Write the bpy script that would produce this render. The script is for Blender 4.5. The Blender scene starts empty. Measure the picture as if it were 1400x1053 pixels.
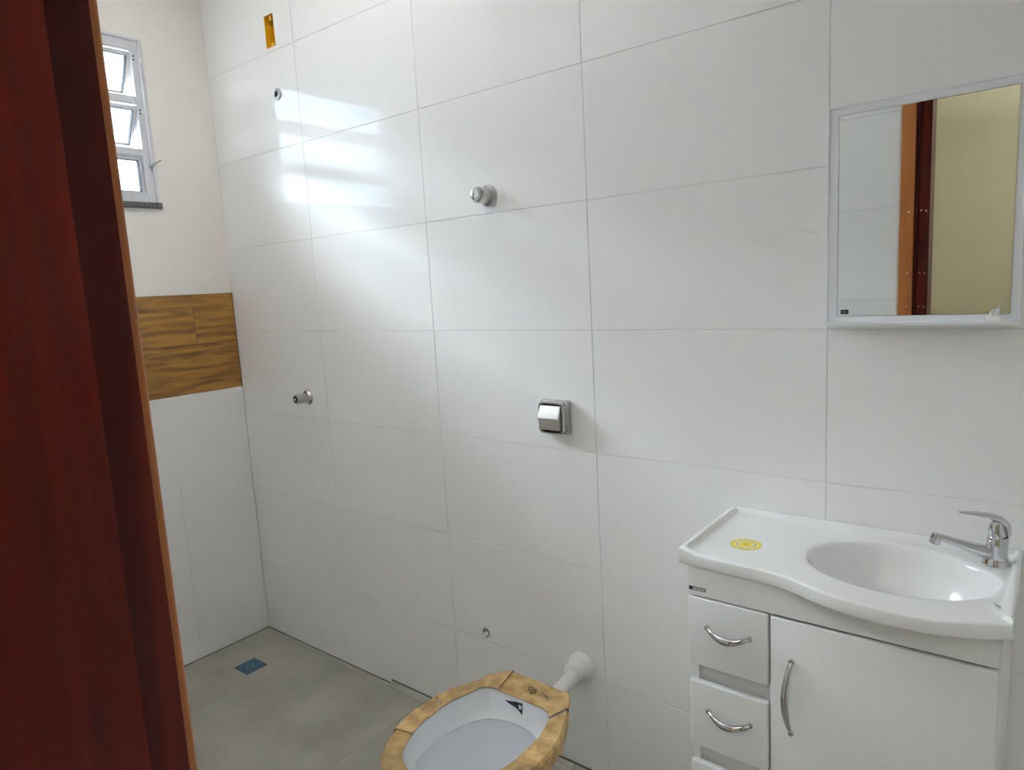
import bpy, bmesh, math, random
from mathutils import Vector, Matrix

random.seed(7)
S = bpy.context.scene
COL = S.collection

# ------------------------------------------------------------------ camera
FPX = 949.0                                   # focal length in pixels of the 1400 x 1053 frame
cam_d = bpy.data.cameras.new('camera')
cam = bpy.data.objects.new('camera', cam_d); COL.objects.link(cam)
cam_d.sensor_fit = 'HORIZONTAL'; cam_d.sensor_width = 36.0; cam_d.lens = FPX * 36.0 / 1400.0
cam_d.clip_start = 0.01; cam_d.clip_end = 200
CAM = Vector((2.6764, -1.5438, 1.4262))
yaw, pitch, roll = math.radians(38.693), math.radians(-8.195), math.radians(-3.170)
fw = Vector((-math.sin(yaw) * math.cos(pitch), math.cos(yaw) * math.cos(pitch), math.sin(pitch)))
rt = Vector((math.cos(yaw), math.sin(yaw), 0)); up = rt.cross(fw)
rt, up = rt * math.cos(roll) + up * math.sin(roll), -rt * math.sin(roll) + up * math.cos(roll)
m = Matrix((rt, up, -fw)).transposed().to_4x4(); m.translation = CAM
cam.matrix_world = m
S.camera = cam

# ------------------------------------------------------------------ world, light, exposure
SKY_STRENGTH = 82.0
ROOM_FILL_WATTS = 32.0
HALL_FILL_WATTS = 46.0
w = bpy.data.worlds.new('sky'); S.world = w; w.use_nodes = True
bg = w.node_tree.nodes['Background']
bg.inputs['Color'].default_value = (0.82, 0.92, 1.0, 1); bg.inputs['Strength'].default_value = SKY_STRENGTH
S.view_settings.view_transform = 'Standard'; S.view_settings.look = 'None'
S.view_settings.exposure = 0.45; S.view_settings.gamma = 1.0; S.view_settings.use_curve_mapping = False
S.cycles.use_denoising = True
S.cycles.max_bounces = 14; S.cycles.diffuse_bounces = 8; S.cycles.glossy_bounces = 6; S.cycles.transparent_max_bounces = 12
S.cycles.sample_clamp_indirect = 8.0

# a light portal in the window opening (guides sampling of the sky, gives off no light itself)
pl = bpy.data.lights.new('window_portal', 'AREA'); pl.shape = 'RECTANGLE'; pl.size = 0.76; pl.size_y = 0.62
po = bpy.data.objects.new('window_portal', pl); COL.objects.link(po)
po.location = (-0.145, -0.6175, 2.086); po.rotation_euler = (0, math.radians(-90), 0)
po.rotation_euler = Vector((1, 0, 0)).to_track_quat('-Z', 'Z').to_euler()
pl.cycles.is_portal = True

# ------------------------------------------------------------------ materials
def mat(name, col, rough=0.5, metal=0.0, spec=None, coat=0.0):
    m = bpy.data.materials.new(name); m.use_nodes = True
    b = m.node_tree.nodes['Principled BSDF']
    b.inputs['Base Color'].default_value = (*col, 1); b.inputs['Roughness'].default_value = rough
    b.inputs['Metallic'].default_value = metal
    if spec is not None: b.inputs['Specular IOR Level'].default_value = spec
    b.inputs['Coat Weight'].default_value = coat
    return m

def nodes(m):
    nt = m.node_tree
    return nt, nt.nodes['Principled BSDF'], nt.nodes.new, nt.links.new

def noise_col(m, c1, c2, scale, stretch=(1, 1, 1), detail=5, coords='Object', lo=0.35, hi=0.65, bump=0.0, rot=(0, 0, 0), dist=0.0):
    nt, b, N, L = nodes(m)
    tc = N('ShaderNodeTexCoord'); mp = N('ShaderNodeMapping'); mp.inputs['Scale'].default_value = stretch; mp.inputs['Rotation'].default_value = rot
    nz = N('ShaderNodeTexNoise'); nz.inputs['Scale'].default_value = scale; nz.inputs['Detail'].default_value = detail; nz.inputs['Distortion'].default_value = dist
    rp = N('ShaderNodeValToRGB'); rp.color_ramp.elements[0].position = lo; rp.color_ramp.elements[1].position = hi
    rp.color_ramp.elements[0].color = (*c1, 1); rp.color_ramp.elements[1].color = (*c2, 1)
    L(tc.outputs[coords], mp.inputs[0]); L(mp.outputs[0], nz.inputs['Vector']); L(nz.outputs['Fac'], rp.inputs[0]); L(rp.outputs[0], b.inputs['Base Color'])
    if bump:
        bp = N('ShaderNodeBump'); bp.inputs['Strength'].default_value = bump; bp.inputs['Distance'].default_value = 0.002
        L(nz.outputs['Fac'], bp.inputs['Height']); L(bp.outputs[0], b.inputs['Normal'])
    return m

M = {}
M['tile'] = noise_col(mat('white_wall_tile', (0.80, 0.80, 0.80), 0.045, spec=0.25), (0.875, 0.865, 0.855), (0.89, 0.88, 0.87), 3.0)
M['grout'] = mat('pale_grout', (0.78, 0.77, 0.76), 0.9)
M['dark_joint'] = mat('dark_joint', (0.10, 0.095, 0.085), 0.95)
M['paint'] = noise_col(mat('off_white_paint', (0.8, 0.76, 0.7), 0.55), (0.87, 0.83, 0.775), (0.89, 0.85, 0.795), 6.0, bump=0.05)
M['ceil'] = mat('ceiling_paint', (0.85, 0.84, 0.82), 0.8)
M['hall_paint'] = noise_col(mat('cream_hall_paint', (0.6, 0.55, 0.4), 0.6), (0.45, 0.405, 0.275), (0.47, 0.425, 0.29), 2.0)
M['floor'] = noise_col(mat('cement_floor_tile', (0.33, 0.31, 0.27), 0.38), (0.295, 0.285, 0.235), (0.41, 0.395, 0.335), 3.2, detail=7, lo=0.3, hi=0.7, coords='Generated', stretch=(1.6, 1, 1))
M['floor_grout'] = mat('floor_grout', (0.42, 0.40, 0.36), 0.9)
M['plaster'] = mat('outside_plaster', (0.75, 0.73, 0.70), 0.9)
M['pvc'] = mat('white_window_frame', (0.70, 0.70, 0.725), 0.35)
M['gasket'] = mat('black_gasket', (0.03, 0.03, 0.04), 0.7)
M['granite'] = noise_col(mat('dark_granite', (0.05, 0.05, 0.05), 0.3), (0.02, 0.02, 0.02), (0.14, 0.14, 0.135), 160.0)
M['chrome'] = mat('chrome', (0.60, 0.60, 0.615), 0.07, 1.0)
M['satin'] = mat('satin_chrome', (0.52, 0.51, 0.50), 0.25, 1.0)
M['button'] = mat('satin_button', (0.74, 0.71, 0.69), 0.34, 0.75)
M['black'] = mat('black_gap', (0.012, 0.012, 0.012), 0.6)
M['ceramic'] = mat('white_ceramic', (0.89, 0.91, 0.94), 0.07, coat=0.3)
M['resin'] = noise_col(mat('sink_resin', (0.84, 0.83, 0.82), 0.16), (0.83, 0.82, 0.81), (0.85, 0.845, 0.84), 8.0)
M['cabinet'] = mat('white_lacquered_board', (0.80, 0.80, 0.79), 0.28)
M['plastic'] = mat('white_plastic', (0.86, 0.87, 0.90), 0.35)
M['clip'] = mat('bright_white_plastic', (0.95, 0.95, 0.95), 0.3)
M['pipe'] = mat('white_pvc_pipe', (0.82, 0.82, 0.80), 0.4)
M['mirror'] = mat('mirror_silver', (0.86, 0.89, 0.88), 0.0, 1.0)
M['yellow'] = mat('yellow_plastic', (0.55, 0.29, 0.004), 0.4)
M['yellow_flap'] = mat('bright_yellow_plastic', (0.80, 0.55, 0.03), 0.4)
M['brown_joint'] = mat('brown_joint', (0.07, 0.035, 0.012), 0.9)
M['water'] = mat('water', (0.55, 0.58, 0.60), 0.02)
M['navy'] = mat('navy_print', (0.012, 0.012, 0.05), 0.4)
M['ink'] = mat('black_ink', (0.03, 0.03, 0.035), 0.7)
M['white_ink'] = mat('white_print', (0.75, 0.76, 0.8), 0.5)
M['grey_ink'] = mat('grey_print', (0.22, 0.22, 0.21), 0.5)
M['film'] = noise_col(mat('blue_protective_film', (0.02, 0.09, 0.14), 0.25), (0.012, 0.055, 0.085), (0.03, 0.10, 0.15), 60.0)
M['kraft'] = noise_col(mat('kraft_cardboard', (0.5, 0.33, 0.14), 0.75), (0.36, 0.225, 0.085), (0.60, 0.41, 0.185), 30.0, detail=6, bump=0.3, coords='Object')
nt, b_, N_, L_ = nodes(M['kraft'])                # each strip a slightly different brown
hs = N_('ShaderNodeHueSaturation'); oi = N_('ShaderNodeObjectInfo'); mr = N_('ShaderNodeMapRange'); mr.inputs['To Min'].default_value = 0.72; mr.inputs['To Max'].default_value = 1.15
src = b_.inputs['Base Color'].links[0].from_socket
L_(oi.outputs['Random'], mr.inputs['Value']); L_(mr.outputs['Result'], hs.inputs['Value']); L_(src, hs.inputs['Color']); L_(hs.outputs['Color'], b_.inputs['Base Color'])
M['ground'] = mat('pale_concrete', (0.62, 0.58, 0.53), 0.9)
M['eave'] = mat('white_eave_paint', (0.86, 0.84, 0.81), 0.9)
M['facade'] = mat('grey_facade_render', (0.070, 0.092, 0.108), 0.9)

def wood(name, c1, c2, c3, scale, stretch, rough, coat=0.0, rot=(0, 0, 0)):
    m = mat(name, c2, rough, coat=coat)
    nt, b, N, L = nodes(m)
    tc = N('ShaderNodeTexCoord'); mp = N('ShaderNodeMapping'); mp.inputs['Scale'].default_value = stretch; mp.inputs['Rotation'].default_value = rot
    nz = N('ShaderNodeTexNoise'); nz.inputs['Scale'].default_value = scale; nz.inputs['Detail'].default_value = 8; nz.inputs['Distortion'].default_value = 0.6
    rp = N('ShaderNodeValToRGB'); e = rp.color_ramp.elements
    e[0].position = 0.30; e[0].color = (*c1, 1); e[1].position = 0.72; e[1].color = (*c3, 1)
    k = e.new(0.50); k.color = (*c2, 1)
    oi = N('ShaderNodeObjectInfo'); ad = N('ShaderNodeVectorMath'); ad.operation = 'ADD'
    sc = N('ShaderNodeVectorMath'); sc.operation = 'SCALE'; sc.inputs[0].default_value = (7, 5, 3)
    L(oi.outputs['Random'], sc.inputs['Scale']); L(tc.outputs['Object'], ad.inputs[0]); L(sc.outputs[0], ad.inputs[1])
    L(ad.outputs[0], mp.inputs[0]); L(mp.outputs[0], nz.inputs['Vector']); L(nz.outputs['Fac'], rp.inputs[0]); L(rp.outputs[0], b.inputs['Base Color'])
    return m
M['wood_tile'] = wood('oak_look_tile', (0.10, 0.042, 0.007), (0.25, 0.118, 0.018), (0.37, 0.185, 0.032), 4.6, (1, 0.7, 10), 0.38)
M['jamb'] = wood('dark_red_varnished_wood', (0.030, 0.003, 0.0015), (0.068, 0.006, 0.0028), (0.120, 0.013, 0.005), 7.0, (6, 6, 0.35), 0.30)
M['jamb'].node_tree.nodes['Principled BSDF'].inputs['Specular IOR Level'].default_value = 0.15
M['casing'] = wood('orange_varnished_wood', (0.28, 0.078, 0.010), (0.36, 0.11, 0.015), (0.43, 0.15, 0.024), 5.0, (6, 6, 0.4), 0.35)

def glass_mat():
    m = bpy.data.materials.new('clear_window_glass'); m.use_nodes = True
    nt = m.node_tree; nt.nodes.clear(); N = nt.nodes.new; L = nt.links.new
    o = N('ShaderNodeOutputMaterial'); mx = N('ShaderNodeMixShader'); t = N('ShaderNodeBsdfTransparent'); g = N('ShaderNodeBsdfGlossy'); f = N('ShaderNodeFresnel')
    t.inputs[0].default_value = (0.93, 0.96, 0.97, 1); g.inputs['Roughness'].default_value = 0.02; f.inputs['IOR'].default_value = 1.45
    L(f.outputs[0], mx.inputs[0]); L(t.outputs[0], mx.inputs[1]); L(g.outputs[0], mx.inputs[2]); L(mx.outputs[0], o.inputs[0])
    return m
M['glass'] = glass_mat()

def sticker_mat():                            # printed rings, seen around the sticker's own centre
    m = mat('yellow_ring_print', (0.7, 0.55, 0.02), 0.4)
    nt, b, N, L = nodes(m)
    tc = N('ShaderNodeTexCoord'); ln = N('ShaderNodeVectorMath'); ln.operation = 'LENGTH'
    sc = N('ShaderNodeMath'); sc.operation = 'MULTIPLY'; sc.inputs[1].default_value = 1 / 0.031
    rp = N('ShaderNodeValToRGB'); rp.color_ramp.interpolation = 'CONSTANT'; e = rp.color_ramp.elements
    e[0].position = 0; e[0].color = (0.50, 0.36, 0.005, 1); e[1].position = 0.16; e[1].color = (0.72, 0.58, 0.02, 1)
    for p, c in ((0.46, (0.75, 0.74, 0.60)), (0.56, (0.25, 0.22, 0.14)), (0.63, (0.75, 0.74, 0.60)), (0.70, (0.74, 0.62, 0.06)), (0.93, (0.45, 0.38, 0.02))):
        k = e.new(p); k.color = (*c, 1)
    L(tc.outputs['Object'], ln.inputs[0]); L(ln.outputs['Value'], sc.inputs[0]); L(sc.outputs[0], rp.inputs[0]); L(rp.outputs[0], b.inputs['Base Color'])
    return m
M['sticker'] = sticker_mat()

# ------------------------------------------------------------------ mesh helpers
def box(bm, x0, x1, y0, y1, z0, z1, bev=0.0, seg=2):
    r = bmesh.ops.create_cube(bm, size=1.0)
    vs = r['verts']
    for v in vs:
        v.co = Vector((x0 if v.co.x < 0 else x1, y0 if v.co.y < 0 else y1, z0 if v.co.z < 0 else z1))
    if bev > 0:
        es = list({e for v in vs for e in v.link_edges})
        bmesh.ops.bevel(bm, geom=es, offset=bev, segments=seg, profile=0.5, affect='EDGES', clamp_overlap=True)

def loft(bm, rings, cap0=True, cap1=True, closed=True):
    rs = [[bm.verts.new(p) for p in r] for r in rings]
    n = len(rs[0])
    for a, b in zip(rs, rs[1:]):
        for i in range(n if closed else n - 1):
            j = (i + 1) % n
            bm.faces.new((a[i], a[j], b[j], b[i]))
    if cap0: bm.faces.new(list(reversed(rs[0])))
    if cap1: bm.faces.new(rs[-1])

def frame_of(d):
    d = d.normalized(); u = Vector((0, 0, 1)) if abs(d.z) < 0.95 else Vector((1, 0, 0))
    a = d.cross(u).normalized(); b = a.cross(d).normalized()
    return a, b

def lathe(bm, prof, org, axis, n=28, cap0=True, cap1=True):
    org = Vector(org); ax = Vector(axis).normalized(); a, b = frame_of(ax)
    rings = [[org + ax * h + (a * math.cos(t) + b * math.sin(t)) * r for t in [2 * math.pi * i / n for i in range(n)]] for r, h in prof]
    loft(bm, rings, cap0, cap1)

def sweep(bm, path, radii, n=14, side=None):
    """path of points; radii = list of (half width, half height); side fixes the width direction"""
    path = [Vector(p) for p in path]; rings = []
    for i, p in enumerate(path):
        d = (path[min(i + 1, len(path) - 1)] - path[max(i - 1, 0)]).normalized()
        if side is None: a, b = frame_of(d)
        else:
            a = Vector(side) - d * d.dot(Vector(side)); a.normalize(); b = a.cross(d).normalized()
        rw, rh = radii[i] if isinstance(radii, list) else (radii, radii)
        rings.append([p + a * rw * math.cos(2 * math.pi * k / n) + b * rh * math.sin(2 * math.pi * k / n) for k in range(n)])
    loft(bm, rings)

def catmull(pts, sub=8, closed=False):
    pts = [Vector(p) for p in pts]; n = len(pts); out = []
    for i in range(n if closed else n - 1):
        g = lambda k: pts[k % n] if closed else pts[max(0, min(n - 1, k))]
        p0, p1, p2, p3 = g(i - 1), g(i), g(i + 1), g(i + 2)
        for s in range(sub):
            t = s / sub
            out.append(0.5 * ((2 * p1) + (p2 - p0) * t + (2 * p0 - 5 * p1 + 4 * p2 - p3) * t * t + (3 * p1 - p0 - 3 * p2 + p3) * t ** 3))
    if not closed: out.append(pts[-1])
    return out

def obj(name, bm, m, parent=None, smooth=False, angle=35, origin=None):
    bmesh.ops.recalc_face_normals(bm, faces=bm.faces[:])
    if origin is not None:
        for v in bm.verts: v.co -= Vector(origin)
    me = bpy.data.meshes.new(name); bm.to_mesh(me); bm.free()
    me.materials.append(M[m] if isinstance(m, str) else m)
    o = bpy.data.objects.new(name, me); COL.objects.link(o)
    if origin is not None: o.location = origin
    if smooth:
        for p in me.polygons: p.use_smooth = True
        me.set_sharp_from_angle(angle=math.radians(angle))
    if parent is not None:
        o.parent = parent
        o.matrix_parent_inverse = Matrix.LocRotScale(parent.location, parent.rotation_euler, None).inverted() if parent.parent is None else parent_world(parent).inverted()
    return o

def parent_world(o):
    mw = Matrix.LocRotScale(o.location, o.rotation_euler, o.scale)
    if o.parent is not None: mw = parent_world(o.parent) @ o.matrix_parent_inverse @ mw
    return mw

def B(*a, **k):
    bm = bmesh.new(); box(bm, *a, **k); return bm

def tag(o, label=None, cat=None, group=None, kind=None):
    if label: o['label'] = label
    if cat: o['category'] = cat
    if group: o['group'] = group
    if kind: o['kind'] = kind
    return o

def thing(name, label, cat, loc, kind=None):
    o = bpy.data.objects.new(name, None); COL.objects.link(o); o.location = loc; o.empty_display_size = 0.05
    return tag(o, label, cat, kind=kind)

# ------------------------------------------------------------------ dimensions of the room
RX, FY, CZ = 3.12, -1.367, 2.62               # right wall, door wall, ceiling
TW, TH = 0.5754, 0.33                         # wall tile
XS = [-0.0106 + TW * k for k in range(0, 7)]  # vertical joints of the long wall
ZS = [-0.0216 + TH * k for k in range(0, 9)]
GAP = 0.0017

_tile_cache = {}
def tile_mesh(w_, h_, m, th=0.007, bev=0.0009):
    key = (round(w_, 4), round(h_, 4), m)
    if key not in _tile_cache:
        bm = bmesh.new(); box(bm, -w_ / 2, w_ / 2, 0, th, -h_ / 2, h_ / 2)
        es = [e for e in bm.edges if all(v.co.y < 1e-6 for v in e.verts)]
        bmesh.ops.bevel(bm, geom=es, offset=bev, segments=1, affect='EDGES')
        bmesh.ops.recalc_face_normals(bm, faces=bm.faces[:])
        me = bpy.data.meshes.new('tile'); bm.to_mesh(me); bm.free(); me.materials.append(M[m]); _tile_cache[key] = me
    return _tile_cache[key]

def tiles(parent, rot, place, us, zs, u0, u1, z0, z1, m='tile', name='tile', tilt=0.0006):
    """tiles over the rectangle u0..u1 x z0..z1, cut on the joint lines us, zs"""
    cu = [u0] + [u for u in us if u0 + 0.012 < u < u1 - 0.012] + [u1]
    cz = [z0] + [z for z in zs if z0 + 0.012 < z < z1 - 0.012] + [z1]
    for a, b in zip(cu, cu[1:]):
        for c, d in zip(cz, cz[1:]):
            o = bpy.data.objects.new(name, tile_mesh(b - a - GAP, d - c - GAP, m)); COL.objects.link(o)
            o.location = place((a + b) / 2, (c + d) / 2)
            o.rotation_euler = (random.uniform(-tilt, tilt), 0, rot + random.uniform(-tilt, tilt)); o.parent = parent

# ------------------------------------------------------------------ long tiled wall (with the recess of the junction box)
BX0, BX1, BZ0, BZ1 = 0.407, 0.463, 2.303, 2.412
bm = bmesh.new()
for a in ((-0.14, BX0, -0.1, 2.75), (BX1, RX + 0.14, -0.1, 2.75), (BX0, BX1, -0.1, BZ0), (BX0, BX1, BZ1, 2.75)):
    box(bm, a[0], a[1], 0.0016, 0.15, a[2], a[3])
box(bm, BX0, BX1, 0.05, 0.15, BZ0, BZ1)
wall_back = tag(obj('wall_back', bm, 'grout'), 'long wall clad in large glossy white tiles', 'wall', kind='structure')
pb = lambda u, z: (u, 0, z)
zbase = 0.018
# every cell of the grid but the one around the junction box, and the two lowest-left ones that run down to the sunken shower floor
def back_cell(u0, u1, z0, z1): tiles(wall_back, 0, pb, [], [], u0, u1, z0, z1)
cu = [0.0] + XS[1:6] + [RX]
cz = [0.0] + ZS[1:8] + [CZ]
for i, (a, b) in enumerate(zip(cu, cu[1:])):
    for j, (c, d) in enumerate(zip(cz, cz[1:])):
        if j == 0:
            if i == 0: c = -0.004
            elif i > 1: c = 0.016
        if i == 0 and j == 7:
            bm = bmesh.new()
            for q in ((a + .0011, BX0, c + .0011, d - .0011), (BX1, b - .0011, c + .0011, d - .0011), (BX0, BX1, c + .0011, BZ0), (BX0, BX1, BZ1, d - .0011)):
                box(bm, q[0], q[1], 0, 0.007, q[2], q[3])
            bmesh.ops.remove_doubles(bm, verts=bm.verts[:], dist=1e-6)
            obj('tile', bm, 'tile', wall_back)
            continue
        if j == 0 and i == 1:
            bm = bmesh.new(); box(bm, a + .0011, 0.80, 0, 0.007, -0.003, d - .0011); box(bm, 0.80, b - .0011, 0, 0.007, 0.016, d - .0011)
            obj('tile', bm, 'tile', wall_back); continue
        back_cell(a, b, c, d)

# ------------------------------------------------------------------ window wall
WY0, WY1, WZ0, WZ1 = -0.985, -0.257, 1.800, 2.374
WB0, WB1 = 1.0709, 1.4579                     # oak-look band
bm = bmesh.new()
box(bm, -0.14, -0.0016, FY - 0.14, 0.0, -0.1, WB1)
box(bm, -0.14, 0.0, FY - 0.14, 0.0, WB1, WZ0)
box(bm, -0.14, 0.0, FY - 0.14, 0.0, WZ1, 2.75)
box(bm, -0.14, 0.0, FY - 0.14, WY0, WZ0, WZ1)
box(bm, -0.14, 0.0, WY1, 0.0, WZ0, WZ1)
wall_left = tag(obj('wall_left', bm, 'paint'), 'narrow window wall, off-white paint above tiles and an oak-look band', 'wall', kind='structure')
pl_ = lambda u, z: (0, u, z)
ZL = [WB0 - TH * k for k in (1, 2, 3)]
tiles(wall_left, math.radians(90), pl_, [-0.309, -0.309 - TW], ZL, FY, -0.001, 0.002, WB0)
# oak-look plank tiles on a brown bed
obj('tile_bed', B(-0.002, 0.0002, FY, -0.0005, WB0, WB1), 'brown_joint', wall_left)
for (u0, u1, z0, z1) in ((-0.173, -0.002, 1.2630, WB1), (-1.05, -0.173, 1.2630, WB1), (FY, -1.05, 1.2630, WB1),
                         (-0.62, -0.002, WB0, 1.2630), (FY, -0.62, WB0, 1.2630)):
    me = tile_mesh(u1 - u0 - 0.0012, z1 - z0 - 0.0012, 'wood_tile')
    o = bpy.data.objects.new('plank_tile', me); COL.objects.link(o)
    o.location = (0.0008, (u0 + u1) / 2, (z0 + z1) / 2); o.rotation_euler = (0, 0, math.radians(90)); o.parent = wall_left
    o['label'] = 'brown oak-look plank tile'

# ------------------------------------------------------------------ door wall, right wall, ceiling
DX0, DX1, DZ = 2.215, 3.055, 2.135            # rough opening
bm = bmesh.new()
box(bm, -0.14, DX0, FY - 0.13, FY - 0.0016, -0.1, 2.75)
box(bm, DX1, 4.4, FY - 0.13, FY - 0.0016, -0.1, 2.75)
box(bm, DX0, DX1, FY - 0.13, FY - 0.0016, DZ, 2.75)
wall_front = tag(obj('wall_front', bm, 'grout'), 'white tiled wall around the wooden door frame', 'wall', kind='structure')
pf = lambda u, z: (u, FY, z)
XF = [DX0 - 0.02 - TW * k for k in range(0, 5)]
tiles(wall_front, math.pi, pf, sorted(XF), ZS, 0.001, DX0 - 0.02, 0.002, CZ)
tiles(wall_front, math.pi, pf, [], ZS, DX0 - 0.02, DX1 + 0.02, DZ, CZ)
tiles(wall_front, math.pi, pf, [], ZS, DX1 + 0.02, RX - 0.001, 0.002, CZ)
bm = B(RX + 0.0016, RX + 0.14, FY, 0.0016, -0.1, 2.75)
wall_right = tag(obj('wall_right', bm, 'grout'), 'white tiled end wall beside the vanity', 'wall', kind='structure')
tiles(wall_right, math.radians(-90), lambda u, z: (RX, u, z), [-0.4, -0.4 - TW], ZS, FY, -0.001, 0.002, CZ)
tag(obj('ceiling', B(-0.14, 4.4, -4.1, 0.15, CZ, CZ + 0.1), 'ceil'), 'plain white ceiling', 'ceiling', kind='structure')

# ------------------------------------------------------------------ floor
floor = tag(obj('floor', B(-0.14, 4.4, -4.1, 0.15, -0.12, -0.0016), 'floor_grout'), 'grey cement-look floor tiles with pale joints', 'floor', kind='structure')
FXS = [0.0, 0.985, 1.97, 2.955, RX - 0.002]
FYS = [FY, -0.69, -0.026]
def floor_tile(x0, x1, y0, y1, z=0.0, th=0.008, name='floor_tile'):
    bm = bmesh.new(); g = 0.0012
    box(bm, x0 + g, x1 - g, y0 + g, y1 - g, z - th, z)
    es = [e for e in bm.edges if all(v.co.z > z - 1e-6 for v in e.verts)]
    bmesh.ops.bevel(bm, geom=es, offset=0.0008, segments=1, affect='EDGES')
    return obj(name, bm, 'floor', floor)
DRX0, DRX1, DRY0, DRY1 = 0.187, 0.281, -0.278, -0.187
for a, b in zip(FXS, FXS[1:]):
    for c, d in zip(FYS, FYS[1:]):
        floor_tile(a + (0.003 if a == 0 else 0), b, c, d)
floor_tile(0.003, 0.80, -0.026, -0.003)
for a, b in ((0.80, 1.60), (1.60, 2.40), (2.40, RX - 0.002)):      # cut strip, standing a little proud along the wall
    bm = bmesh.new()
    loft(bm, [[(x, -0.0275, -0.008), (x, -0.002, -0.008), (x, -0.002, 0.012), (x, -0.0275, 0.0012)] for x in (a + .001, b - .001)])
    obj('floor_strip', bm, 'floor', floor)
# dark joint between wall and floor
bm = bmesh.new()
box(bm, 0.0, 0.80, -0.0032, 0.0002, -0.004, 0.0006); box(bm, 0.80, RX, -0.0022, 0.0014, -0.004, 0.0158); box(bm, 0.0002, 0.0034, FY, 0, -0.004, 0.0012)
obj('wall_joint', bm, 'dark_joint', floor)
# hall floor tiles
for i in range(4):
    for j in range(5):
        x0 = 1.5 + i * 0.7; y0 = -4.0 + j * 0.5
        if y0 < FY - 0.1: floor_tile(x0, x0 + 0.7, y0, min(y0 + 0.5, FY - 0.01))

# ------------------------------------------------------------------ hall behind the door
bm = bmesh.new()
box(bm, 1.4, 4.4, -4.1, -4.0, -0.1, 2.75); box(bm, 1.4, 1.5, -4.0, FY - 0.13, -0.1, 2.75); box(bm, 4.3, 4.4, -4.0, FY - 0.13, -0.1, 2.75)
tag(obj('wall_hall', bm, 'hall_paint'), 'plain cream-olive hallway wall seen in the mirror', 'wall', kind='structure')
# unseen fill lamps, added to brighten the hall and the bathroom
def uplighter(lx, ly, lz, watts, label, col):
    lamp = thing('added_fill_lamp', label, 'lamp', (lx, ly, CZ))
    bm = bmesh.new(); lathe(bm, [(0.05, 0), (0.05, 0.015), (0.008, 0.02), (0.008, CZ - lz + .07)], (lx, ly, CZ), (0, 0, -1), 24); obj('stem', bm, 'plastic', lamp, True)
    bm = bmesh.new(); lathe(bm, [(0.02, 0.10), (0.10, 0.085), (0.17, 0.04), (0.20, 0.0), (0.194, 0.0), (0.164, 0.036), (0.09, 0.078), (0.012, 0.085)], (lx, ly, lz), (0, 0, -1), 40); obj('bowl_shade', bm, 'plastic', lamp, True)
    al = bpy.data.lights.new('fill_light', 'AREA'); al.shape = 'DISK'; al.size = 0.30; al.energy = watts; al.color = col
    ao = bpy.data.objects.new('fill_light', al); COL.objects.link(ao); ao.location = (lx, ly, lz - 0.012); ao.rotation_euler = (math.pi, 0, 0); ao.parent = lamp
    ao.matrix_parent_inverse = Matrix.Translation(lamp.location).inverted()
uplighter(2.85, -2.60, 2.22, HALL_FILL_WATTS, 'white bowl uplighter added unseen in the cream hallway as fill light', (0.93, 0.965, 1.0))
uplighter(1.05, -0.80, 2.505, ROOM_FILL_WATTS, 'white bowl uplighter added below the bathroom ceiling as unseen fill light', (0.965, 0.98, 1.0))

# ------------------------------------------------------------------ door frame
door = thing('door_1', 'dark red varnished door frame with an orange-brown casing', 'door frame', (2.2, FY, 0), kind='structure')
def jamb(sx, x_reb, x_stop, x_out):
    """one upright: back board with the rebate for the leaf and the proud stop behind it"""
    lo, hi = sorted((x_out, x_reb)); obj('jamb', B(lo, hi, -1.497, -1.3625, 0, 2.10, bev=0.0015), 'jamb', door)
    lo, hi = sorted((x_reb, x_stop)); obj('jamb_stop', B(lo - 0.001, hi, -1.497, -1.399, 0, 2.10, bev=0.0006), 'jamb', door)
jamb(1, 2.2500, 2.2865, 2.2175)
jamb(-1, 3.0200, 2.9835, 3.0525)
obj('jamb_head', B(2.2175, 3.0525, -1.497, -1.3625, 2.10, 2.132, bev=0.0015), 'jamb', door)
for y0, y1 in ((FY, -1.3550), (-1.509, -1.497)):
    obj('casing', B(2.199, 2.2440, y0, y1, 0, 2.155, bev=0.003, seg=3), 'casing', door)
    obj('casing', B(3.026, 3.0710, y0, y1, 0, 2.155, bev=0.003, seg=3), 'casing', door)
    obj('casing', B(2.2440, 3.026, y0, y1, 2.110, 2.155, bev=0.003, seg=3), 'casing', door)
for z in (1.606, 1.390, 1.270):                  # pale filler dabs over the old screw holes of the frame
    for x, y in ((2.228, -1.3547), (2.2600, -1.3988), (2.276, -1.3988)):
        bm = bmesh.new(); lathe(bm, [(0.0034 if z > 1.5 else 0.0022, 0), (0.002, 0.0005)], (x, y, z + random.uniform(-.004, .004)), (0, 1, 0), 10); obj('filler_dab', bm, 'white_ink', door)

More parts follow.
